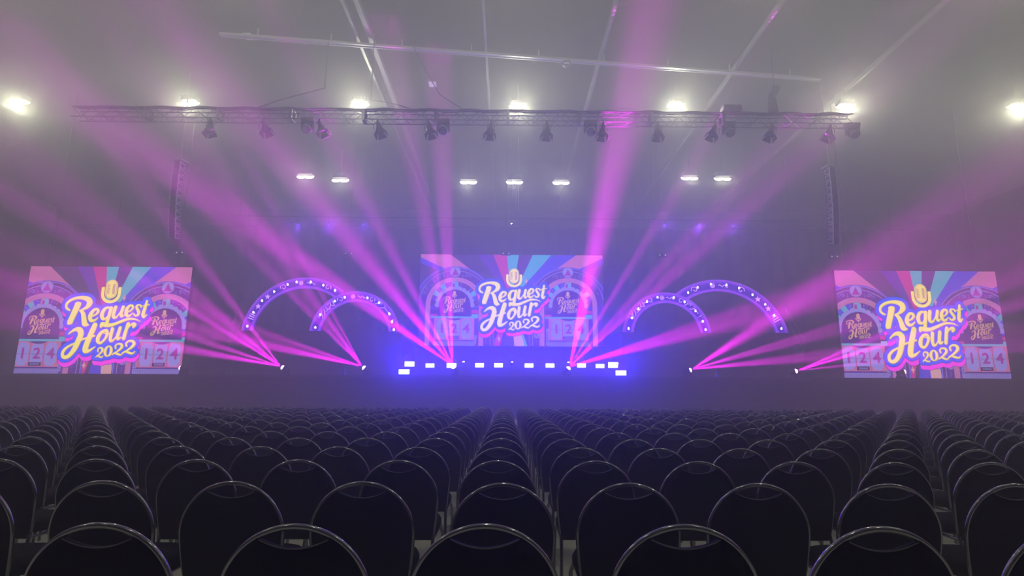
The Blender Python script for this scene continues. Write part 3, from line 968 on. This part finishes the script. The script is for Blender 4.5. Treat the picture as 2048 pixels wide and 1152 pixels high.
def beamer(px, py, y, targets, watts, label, half=3.0, s=1.0, rest=None, col=(1, .0, .92)):
    src = at(px, py, y)
    src.z = (DZ if rest is None else rest) + .27 * s
    ds = [(at(a_, b_, y - (y - c_) * .55) - src).normalized() for a_, b_, c_, _, _ in targets]
    m = sum(ds, Vector()).normalized()
    if len(targets) > 2: targets = [(a_, b_, c_, g_, e_ * 1.25) for a_, b_, c_, g_, e_ in targets]
    hw = [e for *_, e in targets]
    sp = max(math.acos(min(1, m.dot(d))) + math.radians(e) for d, e in zip(ds, hw)) + math.radians(.5)
    q = m.to_track_quat('-Z', 'Y')
    t = thing('moving_head_light', label, 'stage light', (src.x, src.y, src.z - .27 * s), 0, 'magenta beam lights on the stage')
    head_parts(t, q, M['beam'], s)
    o, l = light('beam_lamp', 'SPOT', src + m * .27 * s, watts, col, .035)
    o.rotation_mode = 'QUATERNION'; o.rotation_quaternion = q
    l.spot_size = 2 * sp; l.spot_blend = .15
    l.use_nodes = True; nt = l.node_tree; L_ = nt.links
    em = nt.nodes['Emission']; tc = nt.nodes.new('ShaderNodeTexCoord'); prev = None
    nz = nt.nodes.new('ShaderNodeTexNoise'); nz.inputs['Scale'].default_value = 24; nz.inputs['Detail'].default_value = 1
    L_.new(tc.outputs['Normal'], nz.inputs['Vector'])
    nr = nt.nodes.new('ShaderNodeMapRange'); nr.inputs['From Min'].default_value = .36; nr.inputs['From Max'].default_value = .62; nr.inputs['To Min'].default_value = .5; nr.inputs['To Max'].default_value = 1.3
    L_.new(nz.outputs[0], nr.inputs[0])
    for d, (_, _, _, wgt, e) in zip(ds, targets):
        dl = q.inverted() @ d
        dp = nt.nodes.new('ShaderNodeVectorMath'); dp.operation = 'DOT_PRODUCT'; dp.inputs[1].default_value = dl
        L_.new(tc.outputs['Normal'], dp.inputs[0])
        mr = nt.nodes.new('ShaderNodeMapRange'); mr.interpolation_type = 'SMOOTHSTEP'
        mr.inputs['From Min'].default_value = math.cos(math.radians(e)); mr.inputs['From Max'].default_value = math.cos(math.radians(e * .15)); mr.inputs['To Max'].default_value = wgt
        L_.new(dp.outputs['Value'], mr.inputs[0])
        if prev is None: prev = mr.outputs[0]
        else:
            ad = nt.nodes.new('ShaderNodeMath'); L_.new(prev, ad.inputs[0]); L_.new(mr.outputs[0], ad.inputs[1]); prev = ad.outputs[0]
    mu = nt.nodes.new('ShaderNodeMath'); mu.operation = 'MULTIPLY'; L_.new(prev, mu.inputs[0]); L_.new(nr.outputs[0], mu.inputs[1])
    L_.new(mu.outputs[0], em.inputs['Strength'])
    return t


# (target pixel x, y, depth, weight, half angle in degrees)
W_ = BEAM_W
bl = 'moving head on the stage front sending magenta beams, %s'
beamer(368, 740, 26.6, [(150, 700, 24, .3, 3), (60, 660, 24, .2, 3)], W_ * .3, bl % 'before the left screen')
beamer(571, 741, 26.6, [(385, 705, 23, 1, 3), (360, 670, 22, .8, 2.5), (340, 590, 21, .7, 3), (200, 430, 18, .5, 4), (480, 620, 25, .7, 3)], W_, bl % 'left of two under the left arches')
beamer(733, 741, 26.6, [(560, 702, 23, 1, 3), (520, 670, 22, .5, 3), (560, 560, 22, .5, 3), (480, 400, 19, .35, 4), (655, 600, 25, .6, 2.2)], W_, bl % 'beside the centre riser, at its left')
beamer(911, 741, 26.6, [(800, 664, 23, 1, 3), (760, 560, 22, .8, 3), (640, 400, 18, .32, 4), (720, 380, 20, .5, 3), (850, 420, 22, .5, 3), (902, 560, 25, .8, 3)], W_ * 1.2, bl % 'left one below the centre screen')
beamer(1133, 741, 26.6, [(1160, 600, 24, 1, 3.5), (1220, 380, 19, .75, 4), (1330, 420, 21, .6, 2), (1420, 430, 21, .6, 2.2), (1300, 590, 23, .6, 3), (1420, 660, 23, 1, 4)], W_ * 1.2, bl % 'right one below the centre screen')
beamer(1374, 743, 26.6, [(1560, 620, 23, .9, 3), (1700, 560, 21, .6, 3), (1600, 680, 23, .9, 3), (1650, 715, 23, .9, 3), (1900, 380, 17, .3, 4)], W_ * .9, bl % 'under the right arches')
beamer(1585, 745, 26.6, [(1730, 700, 23, 1, 2.5), (1780, 660, 22, .6, 3), (1760, 725, 23, .6, 2)], W_ * .9, bl % 'left of the right screen')
beamer(1801, 745, 26.6, [(1960, 715, 24, .5, 2), (1990, 690, 24, .3, 2)], W_ * .3, bl % 'before the right screen')
sm = 'small beam light on the centre riser throwing thin pink beams, %s'
beamer(928, 722, 29.5, [(905, 640, 29, .8, 1.6), (920, 640, 29, .6, 1.6)], W_ * .04, sm % 'left one', s=.6, rest=RZ, col=(1, .0, .5))
beamer(1024, 722, 29.5, [(1016, 660, 29, .8, 1.6), (1040, 660, 29, .6, 1.6)], W_ * .04, sm % 'middle one', s=.6, rest=RZ, col=(1, .0, .5))
beamer(1137, 722, 29.5, [(1134, 640, 29, .8, 1.6)], W_ * .04, sm % 'right one', s=.6, rest=RZ, col=(1, .0, .5))
beamer(826, 722, 28.85, [(812, 690, 28, 1, 2.5)], W_ * .03, 'small beam light atop the leftmost strobe panel', s=.5, rest=RZ, col=(1, .0, .5))
beamer(1234, 723, 28.85, [(1243, 705, 28, 1, 2.5)], W_ * .03, 'small beam light atop the rightmost strobe panel', s=.5, rest=RZ, col=(1, .0, .5))

# ------------------------------------------------------------------ front truss and what hangs from it
TY = 22.0
ta, tb = at(150, 236, TY), at(1700, 240, TY)
tz = (at(1000, 236, TY).z); TH = .44
t = thing('lighting_truss', 'long black lighting truss hanging across the hall above the chairs', 'truss', ((ta.x + tb.x) / 2, TY, tz))
TL = tb.x - ta.x
for sy in (-1, 1):
    for sz in (-1, 1):
        b = MB(); b.tube([(-TL / 2, sy * TH / 2, sz * TH / 2), (TL / 2, sy * TH / 2, sz * TH / 2)], .028, 8); b.build('chord', M['alu'], t)
for face in range(4):
    b = MB(); n = int(TL / .42)
    for k in range(n):
        x0, x1 = -TL / 2 + TL * k / n, -TL / 2 + TL * (k + 1) / n; s_ = 1 if k % 2 else -1
        if face < 2: y = (TH / 2) * (1 if face else -1); b.tube([(x0, y, -s_ * TH / 2), (x1, y, s_ * TH / 2)], .013, 5)
        else: z = (TH / 2) * (1 if face == 3 else -1); b.tube([(x0, -s_ * TH / 2, z), (x1, s_ * TH / 2, z)], .013, 5)
    b.build('lacing', M['alu'], t)
for k in range(1, int(TL / 3)):
    x = -TL / 2 + 3 * k; b = MB()
    for sy in (-1, 1): b.box((x, sy * TH / 2, 0), (.12, .05, TH + .04))
    b.box((x, 0, TH / 2), (.12, TH, .05)); b.box((x, 0, -TH / 2), (.12, TH, .05))
    b.build('splice_plate', M['alu'], t)
pts = [(-TL / 2 + TL * k / 120, -.05 + .05 * math.sin(k * .9), TH / 2 + .075 + .03 * abs(math.sin(k * .55))) for k in range(121)]
b = MB(); b.tube(pts, .04, 6); b.tube([(x, y + .14, z - .01) for x, y, z in pts], .03, 6)
tag(b.build('cable_bundle', M['black'], None, t.location), 'thick bundle of black cables lying along the top of the truss', 'cable')

for i, (px, py, dz) in enumerate(((640, 178, 0), (1548, 172, 0), (1000, 150, 0))):
    pass
# slings: from a truss point up to the ceiling
for lab, pts in (('taut grey sling rising right from the truss left of centre', [(508, 218), (560, 200), (650, 176)]),
                 ('short sling dropping onto the truss right of the third floodlight', [(742, 200), (790, 208), (835, 222)]),
                 ('slack cable curving from the ceiling down to the truss middle', [(822, 85), (850, 140), (880, 190), (935, 224)])):
    w3 = [at(x, y, TY + .05) for x, y in pts]
    top = w3[0] if w3[0].z > w3[-1].z else w3[-1]
    up = Vector((top.x, top.y, CEIL - .5 if 'slack' in lab else CEIL))
    w3 = (w3 + [up]) if top is w3[-1] else ([up] + w3)
    b = MB(); b.tube(w3, .035 if 'taut' in lab else .02, 6)
    tag(b.build('rigging_sling', M['black']), lab, 'cable', 'slings above the front truss')
# chain hoist with its bag
hp = at(1548, 236, TY); hx = hp.x
t = thing('chain_hoist', 'dark chain hoist with hanging bag standing up from the truss at right', 'hoist', (hx, TY, tz + TH / 2 + .15))
b = MB(); b.lathe([(.001, -.20), (.16, -.17), (.2, 0), (.19, .12), (.12, .2), (.001, .22)], 16, 0, Matrix.Rotation(.5, 3, 'Y'), (.14, 0, 1.02)); b.build('motor_body', M['black'], t)
b = MB(); b.lathe([(.001, 0), (.19, .02), (.20, .2), (.17, .45), (.15, .7), (.10, .86), (.06, .92)], 14, 0, Matrix.Rotation(-.04, 3, 'Y')); b.build('chain_bag', M['drape'], t)
b = MB(); b.cyl((.12, 0, 1.2), (.12, 0, CEIL - tz - TH / 2 - .16), .018, n=6); b.cyl((.04, 0, .8), (.1, 0, 1.0), .04, n=8); b.build('chain', M['black'], t)
bp = at(1462, 224, TY)
t = thing('dimmer_box', 'flat dark equipment box lying on top of the truss right of centre', 'box', (bp.x, TY, tz + TH / 2 + .13))
b = MB(); b.box((0, 0, .14), (.80, .42, .24), taper=.92); b.build('case', M['black'], t)
b = MB(); b.box((.15, -.215, .18), (.12, .02, .03)); b.build('status_plate', M['steel'], t)

def par_light(px, tip_px, tip_py, lab, first, fade):
    """theatre fresnel: top at truss underside, pointing down with barn doors"""
    top = at(px, 252, TY - .2); z1 = tz - TH / 2
    lean = (tip_px - px) / F * TY
    t = thing('theatre_spotlight', lab, 'spotlight', (top.x, TY - TH / 2, z1 - .068), 0, 'unlit spotlights under the front truss')
    ang_y = -math.atan2(lean, .62)
    rot = Matrix.Rotation(-ang_y * -1, 3, 'Y') @ Matrix.Rotation(math.radians(-14), 3, 'X')
    rot = Matrix.Rotation(math.atan2(-lean, .62), 3, 'Y') @ Matrix.Rotation(math.radians(-16), 3, 'X')
    P = lambda x, y, z: rot @ Vector((x, y, z)) + Vector((0, 0, -.08))
    b = MB(); b.box((0, 0, -.02), (.07, .07, .12)); b.build('clamp', M['black'], t)
    b = MB(); b.tube([(-.14, 0, -.42), (-.15, 0, -.2), (-.13, 0, -.09), (.13, 0, -.09), (.15, 0, -.2), (.14, 0, -.42)], .014, 6); b.build('yoke', M['black'], t)
    b = MB(); b.lathe([(.001, 0), (.07, -.02), (.075, -.22), (.10, -.26), (.14, -.36), (.165, -.52), (.16, -.54)], 16, 0, rot, (0, 0, -.08))
    for k in range(4): b.lathe([(.08, -.05 - .04 * k), (.095, -.055 - .04 * k), (.08, -.06 - .04 * k)], 12, 0, rot, (0, 0, -.08))
    b.build('body', M['black'], t)
    b = MB(); b.lathe([(.155, -.50), (.1, -.53), (.001, -.545)], 16, 0, rot, (0, 0, -.08)); b.build('lens', M['chrome'], t)
    for k in range(4):
        q = Matrix.Rotation(k * PI / 2, 3, 'Z'); op = .08 if k % 2 else .03
        vs = [rot @ (q @ Vector(v)) + Vector((0, 0, -.08)) for v in ((-.13, -.165, -.53), (.13, -.165, -.53), (.18, -.185 - op, -.74), (-.18, -.185 - op, -.74),
                                                                     (-.13, -.155, -.53), (.13, -.155, -.53), (.18, -.175 - op, -.74), (-.18, -.175 - op, -.74))]
        b = MB(); b.add(vs, [(0, 1, 2, 3), (7, 6, 5, 4), (0, 4, 5, 1), (1, 5, 6, 2), (2, 6, 7, 3), (3, 7, 4, 0)]); b.build('barn_door', M['black'], t)
    b = MB(); b.tube([(.05, .05, -.12), (.2, .06, -.22), (.24, .05, -.05), (.16, .05, .04)], .009, 5); b.build('power_cable', M['black'], t)
    return t


SPOTS = [(420, 428, 'leftmost'), (526, 541, 'second from the left'), (638, 652, 'third from the left'), (755, 766, 'fourth from the left'), (856, 865, 'fifth from the left'),
         (982, 980, 'sixth from the left'), (1093, 1092, 'seventh from the left'), (1206, 1201, 'eighth from the left'), (1316, 1311, 'ninth from the left'),
         (1430, 1415, 'tenth from the left'), (1544, 1530, 'eleventh from the left'), (1660, 1645, 'rightmost')]
for px, tx, w_ in SPOTS: par_light(px, tx, 296, 'unlit black spotlight with barn doors under the front truss, %s' % w_, None, 1)
# the larger moving heads hanging under the truss
from mathutils import Quaternion
for px, w_ in ((617, 'left of the third spotlight'), (887, 'right of the fifth spotlight'), (1180, 'left of the eighth spotlight'), (1455, 'right of the tenth spotlight'), (1703, 'at the right end')):
    p = at(px, 250, TY - .2); z1 = tz - TH / 2
    t = thing('hanging_moving_head', 'black moving head hanging under the front truss, %s' % w_, 'stage light', (p.x, TY - TH / 2, z1 - .04), 0, 'moving heads under the front truss')
    b = MB(); b.box((0, 0, -.07), (.50, .36, .16)); b.build('base', M['black'], t)
    b = MB()
    for sx in (-1, 1): b.box((sx * .24, 0, -.30), (.06, .16, .34), taper=1.1)
    b.box((0, 0, -.16), (.54, .16, .04)); b.build('yoke', M['black'], t)
    rot = Matrix.Rotation(math.radians(-50), 3, 'X')
    b = MB(); b.lathe([(.001, .20), (.12, .19), (.19, .08), (.20, -.10), (.20, -.24), (.17, -.25)], 18, 0, rot, (0, 0, -.36)); h = b.build('head', M['black'], t)
    b = MB(); b.lathe([(.20, -.235), (.205, -.25), (.175, -.252)], 18, 0, rot, (0, 0, -.36)); b.build('lens_ring', M['steel'], h)
    b = MB(); b.lathe([(.17, -.24), (.10, -.25), (.001, -.255)], 18, 0, rot, (0, 0, -.36)); b.build('lens', M['chrome'], h)

# ------------------------------------------------------------------ line arrays
for px, py0, sgn, w_ in ((355, 318, -1, 'left'), (1664, 330, 1, 'right')):
    p = at(px, py0, 25)
    t = thing('line_array', 'curved column of loudspeakers hanging above the %s screen' % w_, 'loudspeaker', (p.x, 25, p.z), sgn * .12, 'hanging line arrays')
    y, z, a_ = 0.0, -.1, 0.0
    for k in range(11):
        rot = Matrix.Rotation(a_, 3, 'X'); h = .335
        c = Vector((0, y + .2, z - h / 2))
        b = MB()
        b.box(c, (.30, .42, h * .94), 0, rot)
        b.box(c + rot @ Vector((0, -.215, 0)), (.26, .02, h * .8), 0, rot)
        cab = b.build('speaker_cabinet', M['black'], t)
        for s_ in (-1, 1):
            b = MB()
            e = [Vector((s_ * .16, -.20, h * .42)), Vector((s_ * .16, .12, h * .30)), Vector((s_ * .16, .12, -h * .30)), Vector((s_ * .16, -.20, -h * .42)), Vector((s_ * .16, -.20, h * .42))]
            b.tube([c + rot @ v for v in e], .028, 5)
            b.build('side_rail', M['white'], cab)
        z -= h * math.cos(a_); y += h * math.sin(a_) ; a_ -= 0; a_ = math.radians(1.0 * k)
    b = MB(); b.box((0, .2, -.03), (.5, .5, .08)); b.cyl((0, .2, 0), (0, .2, CEIL - p.z), .02, n=6); b.build('flying_frame', M['steel'], t)

# ------------------------------------------------------------------ small lamps at the back of the stage
BY = 33.5
b0 = at(560, 441, BY); b1 = at(1500, 443, BY)
o = None
b = MB(); b.tube([(b0.x - 3, BY, b0.z + .25), (b1.x + 3, BY, b0.z + .25)], .03, 6)
o = tag(b.build('lighting_pipe', M['black']), 'thin dark pipe above the stage carrying small tilted lamps', 'pipe')
for k in range(5):
    x = b0.x - 2.5 + k * (b1.x - b0.x + 5) / 4
    b = MB(); b.cyl((x, BY, b0.z + .25), (x, BY, CEIL - .02), .012, n=5); b.build('pipe_cable', M['black'], o)
for px, py, w_ in ((597, 447, 'first'), (660, 447, 'second'), (730, 447, 'third'), (1328, 447, 'fourth'), (1396, 448, 'fifth'), (1466, 449, 'sixth')):
    p = at(px, py, BY)
    t = thing('hanging_wash_light', 'small tilted wash light on the back pipe, %s from the left' % w_, 'stage light', (p.x, BY, b0.z + .22), 0, 'small wash lights above the stage')
    s_ = 1 if px < 1000 else -1; rot = Matrix.Rotation(math.radians(40 * s_), 3, 'Y') @ Matrix.Rotation(math.radians(-25), 3, 'X')
    dz = p.z - b0.z - .22
    b = MB(); b.tube([(-.12, 0, dz), (-.12, 0, -.02), (.12, 0, -.02), (.12, 0, dz)], .014, 5); b.build('yoke', M['black'], t)
    b = MB(); b.lathe([(.001, .16), (.09, .15), (.12, .02), (.15, -.14), (.135, -.14)], 16, 0, rot, (0, 0, dz)); h = b.build('head', LH, t)
    b = MB(); b.lathe([(.05, -.135), (.001, -.15)], 10, 0, rot, (0, 0, dz)); b.build('lens', M['spark'], h)
    light('wash_lamp', 'POINT', Vector((p.x, BY - .1, p.z - .3)), WASH_W, (.22, .03, 1), .08)
for px, py, w_ in ((359, 505, 'above the left screen'), (697, 507, 'above the left arches'), (1012, 507, 'over the top edge of the centre screen'), (1325, 510, 'above the right arches'), (1669, 513, 'above the right screen')):
    p = at(px, py, 31.5)
    t = thing('twin_lamp', 'pair of tiny round lamps hanging %s' % w_, 'lamp', (p.x, 31.5, p.z), 0, 'hanging pairs of tiny lamps')
    b = MB(); b.box((0, .06, 0), (.5, .08, .2)); b.build('housing', M['black'], t)
    for s_ in (-1, 1):
        rx = Matrix.Rotation(PI / 2, 3, 'X')
        b = MB(); b.lathe([(.10, 0), (.115, .015), (.10, .03)], 18, 0, rx); ln = b.build('lamp_ring', M['steel'], t, (s_ * .16, 0, 0))
        b = MB(); b.lathe([(.04, .01), (.03, .025), (.001, .03)], 10, 0, rx); b.build('bulb', M['spark'], ln)
    b = MB(); b.cyl((0, .06, .1), (0, .06, CEIL - p.z), .008, n=5); b.build('suspension_wire', M['black'], t)
p = at(1023, 446, 31.5)
t = thing('pendant_spot', 'single white pin-point lamp hanging over the centre screen', 'lamp', p)
b = MB(); b.lathe([(.001, .06), (.05, .04), (.05, -.02)], 10); b.cyl((0, 0, .05), (0, 0, CEIL - p.z), .008, n=5); b.build('socket', M['black'], t)
b = MB(); b.lathe([(.045, -.02), (.035, -.05), (.001, -.065)], 10); b.build('bulb', M['flood'], t)

# ------------------------------------------------------------------ small things on the stage
for k, (pts, w_) in enumerate((([(455, 668), (478, 616), (484, 640), (462, 690)], 'left'), ([(1571, 616), (1575, 640), (1609, 706), (1607, 678)], 'right'))):
    w3 = [at(x, y, 29.9) for x, y in pts]
    t = thing('stair_frame', 'slanting pale metal handrail frame beside the larger %s arch' % w_, 'railing', (w3[0].x, 29.9, DZ), 0, 'slanting handrail frames')
    org = Vector((w3[0].x, 29.9, DZ))
    q3 = [v - org for v in w3]
    b = MB(); b.tube(q3 + [q3[0]], .022, 6); b.build('rail_loop', M['white'], t)
    for i in (0, 1, 2, 3):
        v = q3[i]
        b = MB(); b.tube([v + Vector((0, .02, 0)), Vector((v.x, .02, 0))], .012, 5); b.build('post', M['black'], t)
for px, w_ in ((689, 'left arches'), (1433, 'right arches')):
    p = at(px, 750, 26.35)
    t = thing('marker_cone', 'small blue cone standing on the stage front before the %s' % w_, 'cone', (p.x, 26.35, DZ), 0, 'blue marker cones')
    b = MB(); b.lathe([(.10, .02), (.09, .03), (.015, .36), (.001, .37)], 14); b.build('cone_body', M['cone'], t)
    b = MB(); b.box((0, 0, .012), (.26, .26, .024)); b.build('cone_base', M['cone'], t)
p = at(1050, 440, 31.8)
b = MB(); b.cyl((p.x - .4, 31.9, at(1035, 484, 31.9).z), (p.x - .4, 31.9, CEIL), .012, n=5)
tag(b.build('hanging_wire', M['steel']), 'thin pale wire hanging straight down above the centre screen', 'wire')
